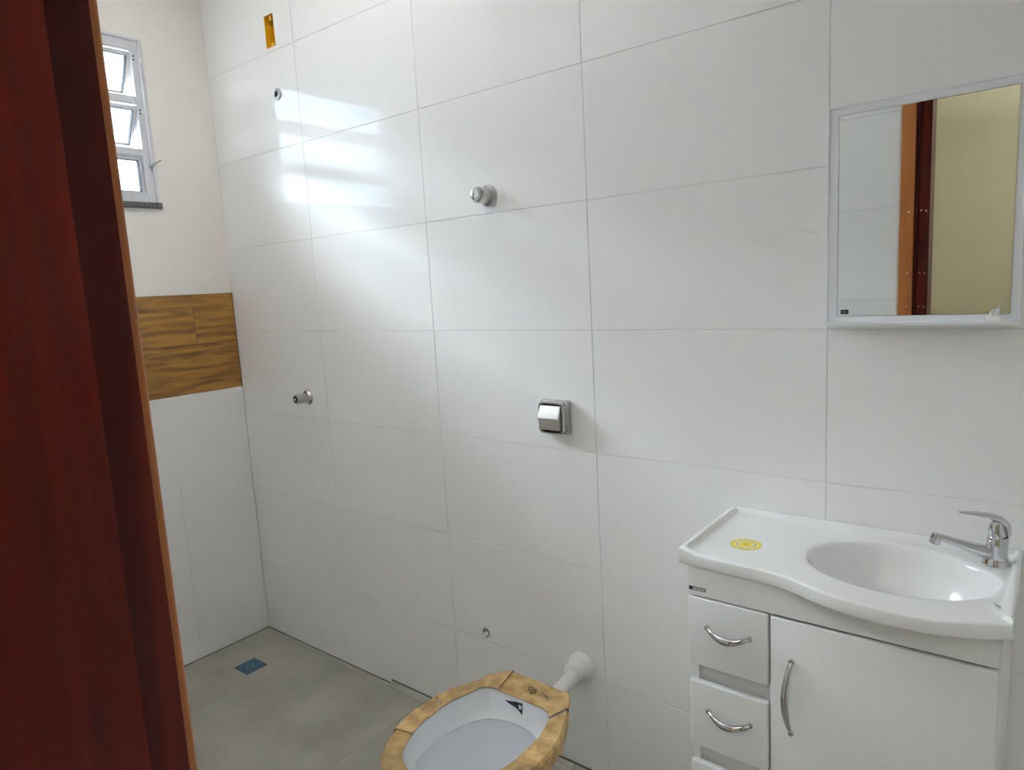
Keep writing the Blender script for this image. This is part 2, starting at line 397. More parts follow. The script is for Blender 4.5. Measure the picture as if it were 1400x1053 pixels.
# ------------------------------------------------------------------ window
win = thing('window_1', 'white three-light tilting window with a dark granite sill', 'window', (0, -0.62, WZ0), kind='structure')
XF0, XF1 = -0.045, 0.004                      # frame depth
bm = bmesh.new()
FB = 0.034                                    # frame bar
mull = ((2.149, 2.177), (1.967, 1.993))
for a in ((WY0, WY0 + FB, WZ0, WZ1), (WY1 - FB, WY1, WZ0, WZ1), (WY0 + FB, WY1 - FB, WZ0, WZ0 + 0.026), (WY0 + FB, WY1 - FB, WZ1 - 0.038, WZ1)) + tuple((WY0 + FB, WY1 - FB, z0, z1) for z0, z1 in mull):
    box(bm, XF0, XF1 - (0.004 if a[2:] in mull else 0), a[0], a[1], a[2], a[3], bev=0.002, seg=1)
obj('window_frame', bm, 'pvc', win)
bm = bmesh.new()                              # thin cover strip against the plaster
for a in ((WY0 - 0.004, WY0 + 0.006, WZ0, WZ1 + 0.004), (WY1 - 0.006, WY1 + 0.004, WZ0, WZ1 + 0.004), (WY0 + 0.006, WY1 - 0.006, WZ1 - 0.006, WZ1 + 0.004)):
    box(bm, 0.0005, 0.012, a[0], a[1], a[2], a[3], bev=0.002, seg=1)
obj('cover_strip', bm, 'pvc', win)
yA, yB = WY0 + FB + 0.002, WY1 - FB - 0.002
for z0, z1, ang in ((2.179, 2.334, 28), (1.995, 2.147, 29), (1.828, 1.965, 0)):
    pz = z1 - 0.036 if ang else (z0 + z1) / 2
    piv = Vector((-0.022, 0, pz)); R = Matrix.Rotation(math.radians(ang), 4, 'Y')
    def turn(bm):
        for v in bm.verts: v.co = R @ (v.co - piv) + piv
        return bm
    sb = 0.012
    bm = bmesh.new()
    for a in ((yA, yA + sb, z0, z1), (yB - sb, yB, z0, z1), (yA + sb, yB - sb, z0, z0 + sb), (yA + sb, yB - sb, z1 - sb, z1)):
        box(bm, -0.034, -0.010, a[0], a[1], a[2], a[3], bev=0.0015, seg=1)
    sash = obj('sash', turn(bm), 'pvc', win)
    bm = bmesh.new(); g = 0.0022
    for a in ((yA + sb, yA + sb + g, z0 + sb, z1 - sb), (yB - sb - g, yB - sb, z0 + sb, z1 - sb), (yA + sb, yB - sb, z0 + sb, z0 + sb + g), (yA + sb, yB - sb, z1 - sb - g, z1 - sb)):
        box(bm, -0.027, -0.009, a[0], a[1], a[2], a[3])
    obj('gasket', turn(bm), 'gasket', sash)
    obj('pane', turn(B(-0.024, -0.020, yA + sb, yB - sb, z0 + sb, z1 - sb)), 'glass', sash)
    if ang:
        for dz in (0.006, -0.006):
            bm = bmesh.new(); lathe(bm, [(0.0036, 0), (0.003, 0.002)], (0.0035, WY1 - FB / 2 - 0.009, pz + 0.012 + dz), (1, 0, 0), 10); obj('pivot_screw', bm, 'black', win)
bm = bmesh.new(); yr = WY1 - 0.010            # operating rod
sweep(bm, [(0.012, yr, 2.30), (0.015, yr, 2.20), (0.015, yr, 2.05), (0.015, yr, 1.936)], 0.0042, 8); rod = obj('operating_rod', bm, 'pvc', win, True)
for z in (2.30, 2.125, 1.938):
    obj('rod_clip', B(0.004, 0.019, yr - 0.007, yr + 0.007, z - 0.008, z + 0.008, bev=0.002, seg=1), 'pvc', rod)
bm = bmesh.new(); sweep(bm, [(0.018, yr - 0.006, 1.933), (0.030, yr + 0.006, 1.940), (0.045, yr + 0.020, 1.951)], [(0.004, 0.003), (0.0045, 0.003), (0.003, 0.0022)], 8); obj('handle', bm, 'satin', rod, True)
obj('sill', B(-0.16, 0.016, WY0 - 0.008, WY1 + 0.010, WZ0 - 0.020, WZ0 + 0.0005, bev=0.002, seg=1), 'granite', win)

# ------------------------------------------------------------------ outside the window
tag(obj('roof_eave', B(-1.12, -0.14, -4.5, 3.0, 2.76, 2.88), 'eave'), 'plastered roof eave above the window', 'eave', kind='structure')
tag(obj('ground_outside', B(-40, -0.14, -25, 25, -0.3, -0.15), 'ground'), 'pale concrete yard outside the window', 'ground', kind='structure')
nb = thing('neighbour_house', 'plain grey neighbouring house seen through the window', 'house', (-7.5, 2.0, -0.15))
obj('house_wall', B(-9, -6, -9, 12, -0.15, 4.42), 'facade', nb)
obj('parapet', B(-6.06, -5.9, -9, 12, 4.42, 4.52), 'facade', nb)
for k in range(9):
    y = -6.0 + k * 1.9
    wn = obj('house_window', B(-6.03, -5.97, y, y + 0.9, 1.2, 2.3), 'pvc', nb); obj('pane', B(-5.972, -5.965, y + .07, y + .83, 1.27, 2.23), 'black', wn)

# ------------------------------------------------------------------ yellow junction box
jb = thing('junction_box', 'empty yellow electrical junction box sunk in the white tiles', 'electrical box', ((BX0 + BX1) / 2, 0, BZ0))
bm = bmesh.new(); t = 0.0022
for a in ((BX0, BX0 + t, BZ0, BZ1), (BX1 - t, BX1, BZ0, BZ1), (BX0 + t, BX1 - t, BZ0, BZ0 + t), (BX0 + t, BX1 - t, BZ1 - t, BZ1)):
    box(bm, a[0], a[1], 0.0005, 0.047, a[2], a[3])
box(bm, BX0, BX1, 0.045, 0.0495, BZ0, BZ1)
obj('box_shell', bm, 'yellow', jb)
for z in (BZ0 + 0.010, BZ1 - 0.010):
    bm = bmesh.new(); xc = (BX0 + BX1) / 2
    box(bm, xc - 0.008, xc + 0.008, 0.006, 0.010, z - 0.008, z + 0.008, bev=0.002, seg=1); obj('screw_ear', bm, 'yellow', jb)
bm = bmesh.new(); lathe(bm, [(0.011, 0), (0.011, 0.003), (0.008, 0.003), (0.008, 0.0005)], ((BX0 + BX1) / 2 + .004, 0.0445, 2.362), (0, -1, 0), 20); obj('knockout', bm, 'yellow', jb)

bm = bmesh.new(); vs = [bm.verts.new(p) for p in ((BX1 - .0022, .008, 2.322), (BX1 - .0022, .008, 2.392), (BX1 - .024, .030, 2.366))]; bm.faces.new(vs)
r = bmesh.ops.extrude_face_region(bm, geom=bm.faces[:])
for v in [g for g in r['geom'] if isinstance(g, bmesh.types.BMVert)]: v.co.y += 0.0015
obj('bent_flap', bm, 'yellow_flap', jb)

# ------------------------------------------------------------------ plumbing on the tiled wall
o_ = thing('shower_outlet', 'small chrome threaded outlet high on the tiled wall for the shower', 'pipe outlet', (0.448, 0, 2.142))
bm = bmesh.new(); lathe(bm, [(0.021, 0), (0.020, 0.004), (0.015, 0.007), (0.011, 0.007), (0.010, -0.001)], (0.448, 0, 2.142), (0, -1, 0), 28, True, False); obj('collar', bm, 'satin', o_, True)
bm = bmesh.new(); lathe(bm, [(0.0105, 0.001), (0.0105, 0.003)], (0.448, 0, 2.142), (0, -1, 0), 20); obj('bore', bm, 'black', o_)

o_ = thing('valve_stem', 'round chrome valve body with wide flange, no handle fitted', 'valve', (1.393, 0, 1.677))
bm = bmesh.new(); lathe(bm, [(0.0300, 0), (0.0305, 0.003), (0.0285, 0.010), (0.0235, 0.014), (0.0225, 0.016)], (1.393, 0, 1.677), (0, -1, 0), 40); obj('flange', bm, 'chrome', o_, True)
bm = bmesh.new(); lathe(bm, [(0.0212, 0.014), (0.0212, 0.030), (0.0225, 0.032), (0.0225, 0.044), (0.0205, 0.050), (0.0190, 0.052)], (1.393, 0, 1.677), (0, -1, 0), 40); obj('sleeve', bm, 'satin', o_, True, 30)
bm = bmesh.new(); lathe(bm, [(0.0165, 0.051), (0.0165, 0.056), (0.0140, 0.0605), (0.006, 0.0625)], (1.393, 0, 1.677), (0, -1, 0), 36); obj('end_cap', bm, 'chrome', o_, True)

o_ = thing('tap_stub', 'short chrome tap connection with round flange, low on the shower wall', 'tap', (0.452, 0, 1.049))
bm = bmesh.new(); lathe(bm, [(0.0285, 0), (0.0285, 0.003), (0.0240, 0.010), (0.0190, 0.013)], (0.452, 0, 1.049), (0, -1, 0), 36); obj('flange', bm, 'chrome', o_, True)
bm = bmesh.new(); lathe(bm, [(0.0185, 0.011), (0.0185, 0.050), (0.0170, 0.056), (0.0130, 0.056), (0.0120, 0.048)], (0.452, 0, 1.049), (0, -1, 0), 36, True, False); obj('sleeve', bm, 'satin', o_, True, 30)
bm = bmesh.new(); lathe(bm, [(0.0125, 0.0475), (0.0125, 0.049)], (0.452, 0, 1.049), (0, -1, 0), 24); obj('bore', bm, 'black', o_)
bm = bmesh.new(); lathe(bm, [(0.0052, 0.048), (0.0052, 0.058), (0.0042, 0.060)], (0.452, 0, 1.049), (0, -1, 0), 14); obj('spindle', bm, 'chrome', o_, True)

o_ = thing('water_point', 'tiny white plugged water outlet in the tiles left of the toilet', 'pipe outlet', (1.279, 0, 0.333))
bm = bmesh.new(); lathe(bm, [(0.0145, -0.0008), (0.0145, 0.0008)], (1.279, 0, 0.336), (0, -1, 0), 20); obj('bore', bm, 'grey_ink', o_)
bm = bmesh.new(); lathe(bm, [(0.0095, 0), (0.0095, 0.010), (0.0075, 0.013)], (1.281, 0, 0.331), (0, -1, 0), 20); obj('plug', bm, 'pipe', o_, True)

# flush valve
fv = thing('flush_valve', 'square satin chrome flush valve with a ridged push plate', 'flush valve', (1.596, 0, 1.062))
x0, x1, z0, z1 = 1.551, 1.641, 1.016, 1.109; xc, zc = (x0 + x1) / 2, (z0 + z1) / 2
obj('base_plate', B(x0, x1, -0.020, 0, z0, z1, bev=0.003), 'satin', fv, True, 40)
def rr(hw, hh, y, bulge=0.0, r=0.010, cx=xc, cz_=zc):
    pts = []
    for sx, sz, a0 in ((1, 1, 0), (-1, 1, 90), (-1, -1, 180), (1, -1, 270)):
        for k in range(5):
            a = math.radians(a0 + 22.5 * k)
            pts.append(Vector((cx + sx * (hw - r) + r * math.cos(a), y, cz_ + sz * (hh - r) + r * math.sin(a))))
    out = []
    for i, p in enumerate(pts):
        out.append(p); q = pts[(i + 1) % len(pts)]
        if (q - p).length > 0.02:
            for s in (0.2, 0.4, 0.6, 0.8): out.append(p.lerp(q, s))
    for p in out:                              # top and bottom edges bow outwards a little
        u = (p.x - cx) / hw; p.z += bulge * (1 - u * u) * (1 if p.z > cz_ else -1)
    return out
bm = bmesh.new()
loft(bm, [rr(.0415, .0425, -0.019, .002), rr(.0415, .0425, -0.033, .003), rr(.0395, .0405, -0.036, .003), rr(.0365, .0375, -0.036, .003), rr(.0360, .0370, -0.026, .003)], True, True)
obj('bezel', bm, 'satin', fv, True, 30)
bm = bmesh.new(); loft(bm, [rr(.0362, .0372, -0.0262, .003), rr(.0362, .0372, -0.0275, .003)]); obj('gap', bm, 'black', fv)
bm = bmesh.new()                               # push plate folded along a level ridge
hw, hh = .0335, .0335
prof = [(-.0265, -hh), (-.040, -hh + .001), (-.0425, -hh + .004), (-.0500, -.0005), (-.0505, .0015), (-.0500, .003), (-.0385, hh - .003), (-.0365, hh), (-.0265, hh)]
loft(bm, [[(x, y, zc + z) for y, z in prof] for x in (xc - hw, xc + hw)])
bmesh.ops.bevel(bm, geom=[e for e in bm.edges if abs(e.verts[0].co.x - e.verts[1].co.x) < 1e-6 and min(v.co.y for v in e.verts) < -.03], offset=0.0022, segments=2, affect='EDGES')
obj('push_plate', bm, 'button', fv, True, 28)

# ------------------------------------------------------------------ discharge pipe
pp = thing('discharge_pipe', 'white plastic flush pipe from the wall to the toilet', 'pipe', (1.640, 0, 0.337))
PA, PB = Vector((1.640, 0.0, 0.337)), Vector((1.645, -0.1685, 0.3150)); pd = (PB - PA).normalized()
bm = bmesh.new(); lathe(bm, [(0.0415, 0), (0.0415, 0.006), (0.036, 0.016), (0.030, 0.022), (0.0295, 0.046), (0.027, 0.052), (0.0215, 0.054)], PA + Vector((0, 0, 0)), (0, -1, 0), 36); obj('collar', bm, 'pipe', pp, True)
bm = bmesh.new(); sweep(bm, [PA + pd * 0.03, PA + pd * 0.12, PB], 0.0205, 28); obj('tube', bm, 'pipe', pp, True)

# ------------------------------------------------------------------ toilet
TX = 1.647; NR = 96
OUT = [(0, -.216), (.050, -.2165), (.088, -.219), (.103, -.232), (.140, -.300), (.170, -.375), (.1815, -.440), (.176, -.520), (.150, -.598), (.105, -.655), (.052, -.684), (0, -.692)]
INN = [(0, -.300), (.055, -.301), (.092, -.305), (.108, -.318), (.128, -.375), (.137, -.440), (.131, -.520), (.110, -.585), (.075, -.630), (.037, -.650), (0, -.655)]
def outline(pts, n=NR):
    half = catmull([(x, y, 0) for x, y in pts], 12)
    full = half + [Vector((-p.x, p.y, 0)) for p in reversed(half[1:-1])]
    full.append(full[0].copy())
    L = [0]
    for a, b in zip(full, full[1:]): L.append(L[-1] + (b - a).length)
    out = []; k = 0
    for i in range(n):
        s = L[-1] * i / n
        while L[k + 1] < s: k += 1
        out.append(full[k].lerp(full[k + 1], (s - L[k]) / max(1e-9, L[k + 1] - L[k])))
    return out
RO, RI = outline(OUT), outline(INN)
def ring(base, z, sx=1.0, sy=1.0, cy=-.45, dy=0.0):
    return [Vector((TX + p.x * sx, cy + (p.y - cy) * sy + dy, z)) for p in base]
def ell(z, rx, ry, cy):
    # same start (back) and direction as the outlines
    return [Vector((TX + rx * math.sin(2 * math.pi * i / NR), cy + ry * math.cos(2 * math.pi * i / NR), z)) for i in range(NR)]
toilet = thing('toilet', 'white floor-standing toilet bowl, rim still wrapped in cardboard, no seat', 'toilet', (TX, -.42, 0))
bm = bmesh.new()
def mix(a, b, t): return [p.lerp(q, t) for p, q in zip(a, b)]
rings = [ell(0.0, .118, .215, -.42), ell(0.012, .120, .217, -.42), ell(0.03, .112, .205, -.42), ell(0.10, .098, .185, -.415), ell(0.17, .102, .187, -.415),
         mix(ell(0.23, .118, .20, -.425), ring(RO, .23, .72, .86), .5), ring(RO, .285, .82, .90), ring(RO, .325, .92, .96), ring(RO, .352, .985, .992), ring(RO, .366, 1, 1), ring(RO, .388, 1, 1), ring(RO, .3945, .99, .992), ring(RO, .3965, .965, .975),
         ring(RI, .3965, 1.05, 1.03), ring(RI, .394, 1.01, 1.006), ring(RI, .387, 1.0, 1.0), ring(RI, .362, .985, .985), mix(ring(RI, .344, .965, .96), ell(.344, .128, .165, -.475), .45), mix(ring(RI, .334, .95, .945), ell(.334, .124, .160, -.475), .7), mix(ring(RI, .330, .955, .95), ell(.330, .126, .163, -.475), .7), ell(.331, .139, .177, -.475),
         ell(.300, .132, .170, -.475), ell(.25, .115, .150, -.47), ell(.20, .085, .115, -.455), ell(.165, .055, .080, -.44), ell(.13, .045, .06, -.43)]
loft(bm, rings, True, True)
bowl = obj('bowl', bm, 'ceramic', toilet, True, 50)
bm = bmesh.new(); loft(bm, [ell(.178, .066, .093, -.445), ell(.180, .068, .095, -.445)]); obj('water', bm, 'water', toilet, True)
bm = bmesh.new(); lathe(bm, [(0.030, 0), (0.030, 0.03), (0.026, 0.036)], (1.645, -.205, .3105), (0, 1, 0.13), 28); 
lathe(bm, [(0.034, -0.06), (0.033, 0.0)], (1.645, -.205, .3105), (0, 1, 0.13), 28); obj('inlet_spud', bm, 'ceramic', toilet, True)
# navy paper label on the inner back wall
bm = bmesh.new()
def inner_pt(dx, z):                           # a point on the inner rim wall at the back
    i = min(range(NR), key=lambda k: (abs(RI[k].x - dx) if RI[k].y > -.40 else 9))
    p = RI[i]; f = (.387 - z) / .05
    return Vector((TX + p.x * (1 - .02 * f) * .99, -.45 + (p.y + .45) * (1 - .03 * f) - .0016, z))
lab = [(-.046, .3800), (-.026, .3832), (-.006, .3862), (.0155, .3885), (.0150, .3750), (.0140, .3590), (.004, .3660), (-.012, .3715), (-.030, .3755)]
vs = [bm.verts.new(inner_pt(a, b)) for a, b in lab]
bm.faces.new(vs); r = bmesh.ops.extrude_face_region(bm, geom=bm.faces[:])
for v in [g for g in r['geom'] if isinstance(g, bmesh.types.BMVert)]: v.co.y -= 0.0005
lb = tag(obj('paper_label', bm, 'navy', toilet), 'dark navy triangular paper label')
bm = bmesh.new()
for k, (a, b, ww) in enumerate(((.0005, .3815, .009), (.0010, .3775, .010), (.0020, .3735, .008))):
    p = inner_pt(a, b); box(bm, p.x, p.x + ww, p.y - .0022, p.y - .0006, b - .001, b + .001)
obj('print', bm, 'white_ink', lb)

# cardboard strips round the rim
cuts = [0.0, 0.060, 0.105, 0.150, 0.205, 0.262, 0.322, 0.385, 0.445, 0.505, 0.565, 0.630, 0.690, 0.745, 0.795, 0.850, 0.895, 0.940, 1.0]
cuts = [-0.060, 0.062, 0.118, 0.195, 0.270, 0.350, 0.430, 0.515, 0.600, 0.668, 0.725, 0.775, 0.822, 0.880, 0.940]
def at(base, t):
    s = (t % 1.0) * NR; i = int(s) % NR; return base[i].lerp(base[(i + 1) % NR], s - int(s))
cen = Vector((0, -.45, 0))
random.seed(11)
for k, (t0, t1) in enumerate(zip(cuts, cuts[1:])):
    bm = bmesh.new(); secs = []; n = 3 if t1 - t0 < .1 else 6
    dz = random.uniform(0.0, .0025) + (0.0032 if k % 2 else 0); drop = random.uniform(.036, .046)
    eps = -.0016 if k % 3 else .003
    for j in range(n + 1):
        f = j / n; t = t0 - eps + (t1 - t0 + 2 * eps) * f
        po_, pi_ = at(RO, t), at(RI, t)
        # straight edged: outer and inner edge run straight between the ends for most of the piece
        a0, a1 = at(RO, t0 - eps), at(RO, t1 + eps); b0, b1 = at(RI, t0 - eps), at(RI, t1 + eps)
        sm = .55 if n == 3 else .15
        po_ = po_.lerp(a0.lerp(a1, f), sm * .4); pi_ = pi_.lerp(b0.lerp(b1, f), .0 if n == 6 else sm * .6)
        d = (po_ - pi_).normalized()
        o1 = po_ + d * (.0065 + dz * .4); i1 = pi_ - d * .0015
        zt = .3985 + dz + random.uniform(-.0008, .0012)
        low = po_ + d * (.0030)
        secs.append([Vector((TX + i1.x, i1.y, zt)), Vector((TX + (o1 - d * .006).x, (o1 - d * .006).y, zt + .0006)), Vector((TX + o1.x, o1.y, zt - .006)), Vector((TX + low.x, low.y, zt - drop)),
                     Vector((TX + (low - d * .0015).x, (low - d * .0015).y, zt - drop)), Vector((TX + (o1 - d * .002).x, (o1 - d * .002).y, zt - .006)), Vector((TX + (o1 - d * .007).x, (o1 - d * .007).y, zt - .0016)), Vector((TX + i1.x, i1.y, zt - .0016))])
    loft(bm, secs)
    st = obj('cardboard_strip', bm, 'kraft', toilet)
    if k == 0: back_strip = st; st['label'] = 'wide cardboard piece with handwritten marks'
# handwritten marks on the back piece
def scrawl(pts, wd, parent, plane):
    bm = bmesh.new(); P = catmull([(a, b, 0) for a, b in pts], 5)
    L_, R_ = [], []
    for i, p in enumerate(P):
        d = (P[min(i + 1, len(P) - 1)] - P[max(0, i - 1)]).normalized(); n_ = Vector((-d.y, d.x, 0)) * wd
        L_.append(bm.verts.new(plane(p + n_))); R_.append(bm.verts.new(plane(p - n_)))
    for i in range(len(P) - 1): bm.faces.new((L_[i], L_[i + 1], R_[i + 1], R_[i]))
    return obj('handwritten_mark', bm, 'ink', parent)
def top_plane(p):                              # letters run along the wall (+x), their tops towards the wall
    return Vector((TX + p.x, -.262 + p.y, .4042))
glyphs = [[(.026, .010), (.018, .013), (.012, .008), (.019, .001), (.024, -.006), (.016, -.012), (.008, -.008)],
          [(.034, .010), (.029, -.002), (.033, -.011), (.041, -.009), (.045, .001), (.040, .009), (.034, .006)],
          [(.045, .001), (.050, -.008), (.056, -.006)],
          [(.064, .004), (.070, .006), (.070, .000), (.064, -.007), (.072, -.007)], [(.076, -.006), (.0765, -.006)],
          [(.084, .004), (.079, -.001), (.083, -.006), (.088, -.003), (.084, .004)], [(.096, .003), (.090, -.001), (.092, -.006), (.099, -.005)]]
for g in glyphs: scrawl([(x * .80 - .012, y * .95) for x, y in g], .0011, back_strip, top_plane)

# ------------------------------------------------------------------ floor drain
dr = thing('floor_drain', 'small square floor drain under dark blue protective film', 'drain', ((DRX0 + DRX1) / 2, (DRY0 + DRY1) / 2, 0))
obj('drain_frame', B(DRX0, DRX1, DRY0, DRY1, 0.0, 0.0016, bev=0.0005, seg=1), 'satin', dr)
obj('film', B(DRX0 + .0025, DRX1 - .0025, DRY0 + .0025, DRY1 - .0025, 0.0014, 0.0024), 'film', dr)
for dx, dy in ((-.008, .014), (.006, .004), (.010, .022), (-.002, -.012)):
    bm = bmesh.new(); lathe(bm, [(.0022, 0), (.0018, .0006)], ((DRX0 + DRX1) / 2 + dx, (DRY0 + DRY1) / 2 + dy, .0024), (0, 0, 1), 8); obj('paint_fleck', bm, 'white_ink', dr)

# ------------------------------------------------------------------ vanity cabinet
CX0, CX1, CYF, CZ0, CZ1 = 2.106, 2.627, -0.286, 0.27, 0.851
cab = thing('vanity_cabinet', 'white lacquered vanity cabinet with a door and stacked drawers', 'cabinet', ((CX0 + CX1) / 2, -0.15, CZ0))
t = 0.015
bm = bmesh.new()
box(bm, CX1 - t, CX1, CYF, -0.001, CZ0, CZ1, bev=.0008, seg=1); box(bm, CX0, CX0 + t, CYF, -0.001, CZ0, CZ1, bev=.0008, seg=1)
box(bm, CX0 + t, CX1 - t, CYF, -0.001, CZ0, CZ0 + t); box(bm, CX0 + t, CX1 - t, -0.012, -0.001, CZ0 + t, CZ1)
box(bm, 2.262, 2.274, CYF, -0.012, CZ0 + t, 0.79)                      # middle partition
box(bm, CX0 + t, 2.262, CYF + .012, CYF + .020, CZ0 + t, 0.79)         # recessed panel behind the drawer gaps
obj('carcass', bm, 'cabinet', cab)
obj('top_rail', B(CX0, CX1 - 0.0045, CYF - 0.014, CYF - .0005, 0.7900, CZ1, bev=.0012), 'cabinet', cab)
YF = CYF - 0.016
def pull(parent, a, b, axis):
    """bowed chrome pull from a to b, standing out from the front"""
    a, b = Vector(a), Vector(b); bm = bmesh.new(); path, rad = [], []
    sag = Vector((0, 0, -.009)) if axis == 'x' else Vector((-.006, 0, 0))
    for i in range(17):
        s = i / 16; k = math.sin(math.pi * s)
        path.append(a.lerp(b, s) + Vector((0, -.020 * k ** .75 - .0015, 0)) + sag * k); rad.append((.0040 + .0036 * k, .0026 + .0022 * k))
    sweep(bm, path, rad, 12, side=(0, 0, 1) if axis == 'x' else (1, 0, 0))
    for e in (a, b):
        lathe(bm, [(.0056, 0), (.0046, .005)], e, (0, -1, 0), 12)
    return obj('handle', bm, 'chrome', parent, True, 60)
for k, z1 in enumerate((0.7865, 0.6055, 0.4245)):
    z0 = z1 - 0.146
    dw = obj('drawer', B(CX0 + .0005, 2.2655, YF, CYF - .0008, z0, z1, bev=.0035, seg=3), 'cabinet', cab, True, 30)
    pull(dw, (2.147, YF, z1 - 0.058), (2.232, YF, z1 - 0.058), 'x')
dr_ = obj('door', B(2.2705, CX1 - .0045, YF, CYF - .0008, 0.275, 0.7845, bev=.003, seg=3), 'cabinet', cab, True, 30)
pull(dr_, (2.309, YF, 0.706), (2.309, YF, 0.562), 'z')
lg = obj('maker_plate', B(2.1085, 2.1440, CYF - .0148, CYF - .0139, .8005, .8085), 'grey_ink', cab)
lg['label'] = 'tiny grey maker plate'
bm = bmesh.new(); lathe(bm, [(.0036, 0), (.0036, .0006)], (2.1130, CYF - .0148, .8045), (0, -1, 0), 14); obj('emblem', bm, 'black', lg)
bm = bmesh.new()
for i, ww in enumerate((.0022, .0016, .0026, .0018, .0022, .0024)):
    x = 2.1185 + i * .0040; box(bm, x, x + ww, CYF - .0152, CYF - .0146, .8030, .8062)
obj('lettering', bm, 'white_ink', lg)

# ------------------------------------------------------------------ vanity top with basin
BCX, BCY, BRX, BRY = 2.459, -0.177, 0.1535, 0.1155
VX0, VX1, VYB = 2.087, 2.6385, -0.001
ZD, ZLIP, ZU = 0.877, 0.886, 0.8515
front = catmull([(2.087, -.3005, 0), (2.14, -.306, 0), (2.20, -.3095, 0), (2.262, -.311, 0), (2.31, -.3215, 0), (2.373, -.349, 0), (2.44, -.3635, 0), (2.50, -.3655, 0), (2.571, -.353, 0), (2.6385, -.318, 0)], 6)
poly = [Vector((VX0, VYB, 0))] + front + [Vector((VX1, VYB, 0))]          # counter outline, closed
angs = [2 * math.pi * i / 120 for i in range(120)]
for c in (poly[0], front[0], front[-1], poly[-1]): angs.append(math.atan2(c.y - BCY, c.x - BCX) % (2 * math.pi))
angs = sorted(set(round(a, 5) for a in angs))
def hit(a):
    d = Vector((math.cos(a), math.sin(a), 0)); best = None
    for i in range(len(poly)):
        p, q = poly[i], poly[(i + 1) % len(poly)]; e = q - p; den = d.x * e.y - d.y * e.x
        if abs(den) < 1e-12: continue
        wv = p - Vector((BCX, BCY, 0)); tt = (wv.x * e.y - wv.y * e.x) / den; ss = (wv.x * d.y - wv.y * d.x) / den
        if tt > 0 and -1e-6 <= ss <= 1 + 1e-6 and (best is None or tt < best): best = tt
    return Vector((BCX, BCY, 0)) + d * best
HP = [hit(a) for a in angs]
def inset(p, m):                               # the outline pulled in by m
    x = min(max(p.x, VX0 + m), VX1 - m); y = min(p.y, VYB - m)
    if p.y < -.28 : y = max(y, p.y + m)
    return Vector((x, y, 0))
def lip(p):                                    # raised edge left, right and back; none along the front
    s = min(abs(p.x - VX0), abs(p.x - VX1), abs(p.y - VYB))
    return 1.0 if s < 0.002 else 0.0
def bring(s, z): return [Vector((BCX + BRX * s * math.cos(a), BCY + BRY * s * math.sin(a), z)) for a in angs]
def oring(m, zf): return [Vector((q.x, q.y, zf(p))) for p, q in ((p, inset(p, m)) for p in HP)]
def blend(s0, t, z):
    a = bring(s0, z); b = oring(.020, lambda p: z); return [p.lerp(q, t) for p, q in zip(a, b)]
top = [bring(.10, ZD - .122), bring(.30, ZD - .119), bring(.55, ZD - .104), bring(.74, ZD - .078), bring(.87, ZD - .045), bring(.95, ZD - .019), bring(.985, ZD - .007), bring(1.01, ZD - .0020), bring(1.045, ZD - .0002),
       blend(1.045, .12, ZD), blend(1.045, .5, ZD), oring(.020, lambda p: ZD), oring(.0155, lambda p: ZD + lip(p) * .0015), oring(.0115, lambda p: ZD + lip(p) * (ZLIP - ZD) * .85), oring(.009, lambda p: ZD + lip(p) * (ZLIP - ZD)),
       oring(.0035, lambda p: ZD + lip(p) * (ZLIP - ZD)), oring(.001, lambda p: ZD - .0015 + lip(p) * (ZLIP - ZD)), oring(0, lambda p: ZD - .004 + lip(p) * (ZLIP - ZD)), oring(0, lambda p: ZU + .004), oring(.002, lambda p: ZU),
       oring(.010, lambda p: ZU)]
# underside shell round the basin
under = [[Vector((BCX + (BRX * s) * math.cos(a), BCY + (BRY * s) * math.sin(a), z)) for a in angs] for s, z in ((1.06, ZU), (1.04, ZD - .05), (.92, ZD - .09), (.6, ZD - .125), (.1, ZD - .135))]
sink = thing('vanity_sink', 'glossy white sink top with oval basin and wavy front edge', 'sink', (BCX, -0.17, ZU))
bm = bmesh.new(); loft(bm, top + under, True, True); slab = obj('sink_top', bm, 'resin', sink, True, 42)
bm = bmesh.new(); lathe(bm, [(.020, 0), (.019, .002), (.013, .0015), (.012, -.001)], (BCX, BCY, ZD - .1212), (0, 0, 1), 28); obj('waste', bm, 'chrome', slab, True)
bm = bmesh.new(); lathe(bm, [(.0305, 0), (.0305, .0004)], (2.190, -.203, ZD), (0, 0, 1), 40); sk = obj('round_sticker', bm, 'sticker', slab, origin=(2.190, -.203, ZD)); sk['label'] = 'round yellow ring-printed sticker'

# ------------------------------------------------------------------ faucet
fx, fy, fz = 2.600, -0.072, ZD
fa = thing('faucet', 'chrome single-lever basin mixer with a long low spout', 'faucet', (fx, fy, fz))
sd = Vector((-1, -.40, 0)).normalized()        # the spout swings over the basin
side = sd.cross(Vector((0, 0, 1)))
def along(s, z): return Vector((fx, fy, fz)) + sd * s + Vector((0, 0, z))
bm = bmesh.new(); lathe(bm, [(.0225, 0), (.0225, .002), (.0205, .006), (.0188, .012)], (fx, fy, fz), (0, 0, 1), 32); obj('base', bm, 'chrome', fa, True)
bm = bmesh.new()
sweep(bm, [along(0, .008), along(0, .022), along(-.001, .036), along(-.002, .050), along(-.002, .0525)], [(.0185, .0185), (.0175, .0175), (.0168, .0170), (.0165, .0168), (.0155, .0158)], 28, side=side); obj('body', bm, 'chrome', fa, True, 50)
bm = bmesh.new()
sweep(bm, [along(.002, .0170), along(.018, .0215), along(.040, .0290), along(.064, .0372), along(.086, .0445), along(.098, .0475), along(.103, .0475)],
      [(.0150, .0150), (.0145, .0128), (.0130, .0098), (.0118, .0076), (.0108, .0062), (.0098, .0056), (.007, .004)], 20, side=side)
sp = obj('spout', bm, 'chrome', fa, True, 60)
axd = (sd.x * .30, sd.y * .30, -1)
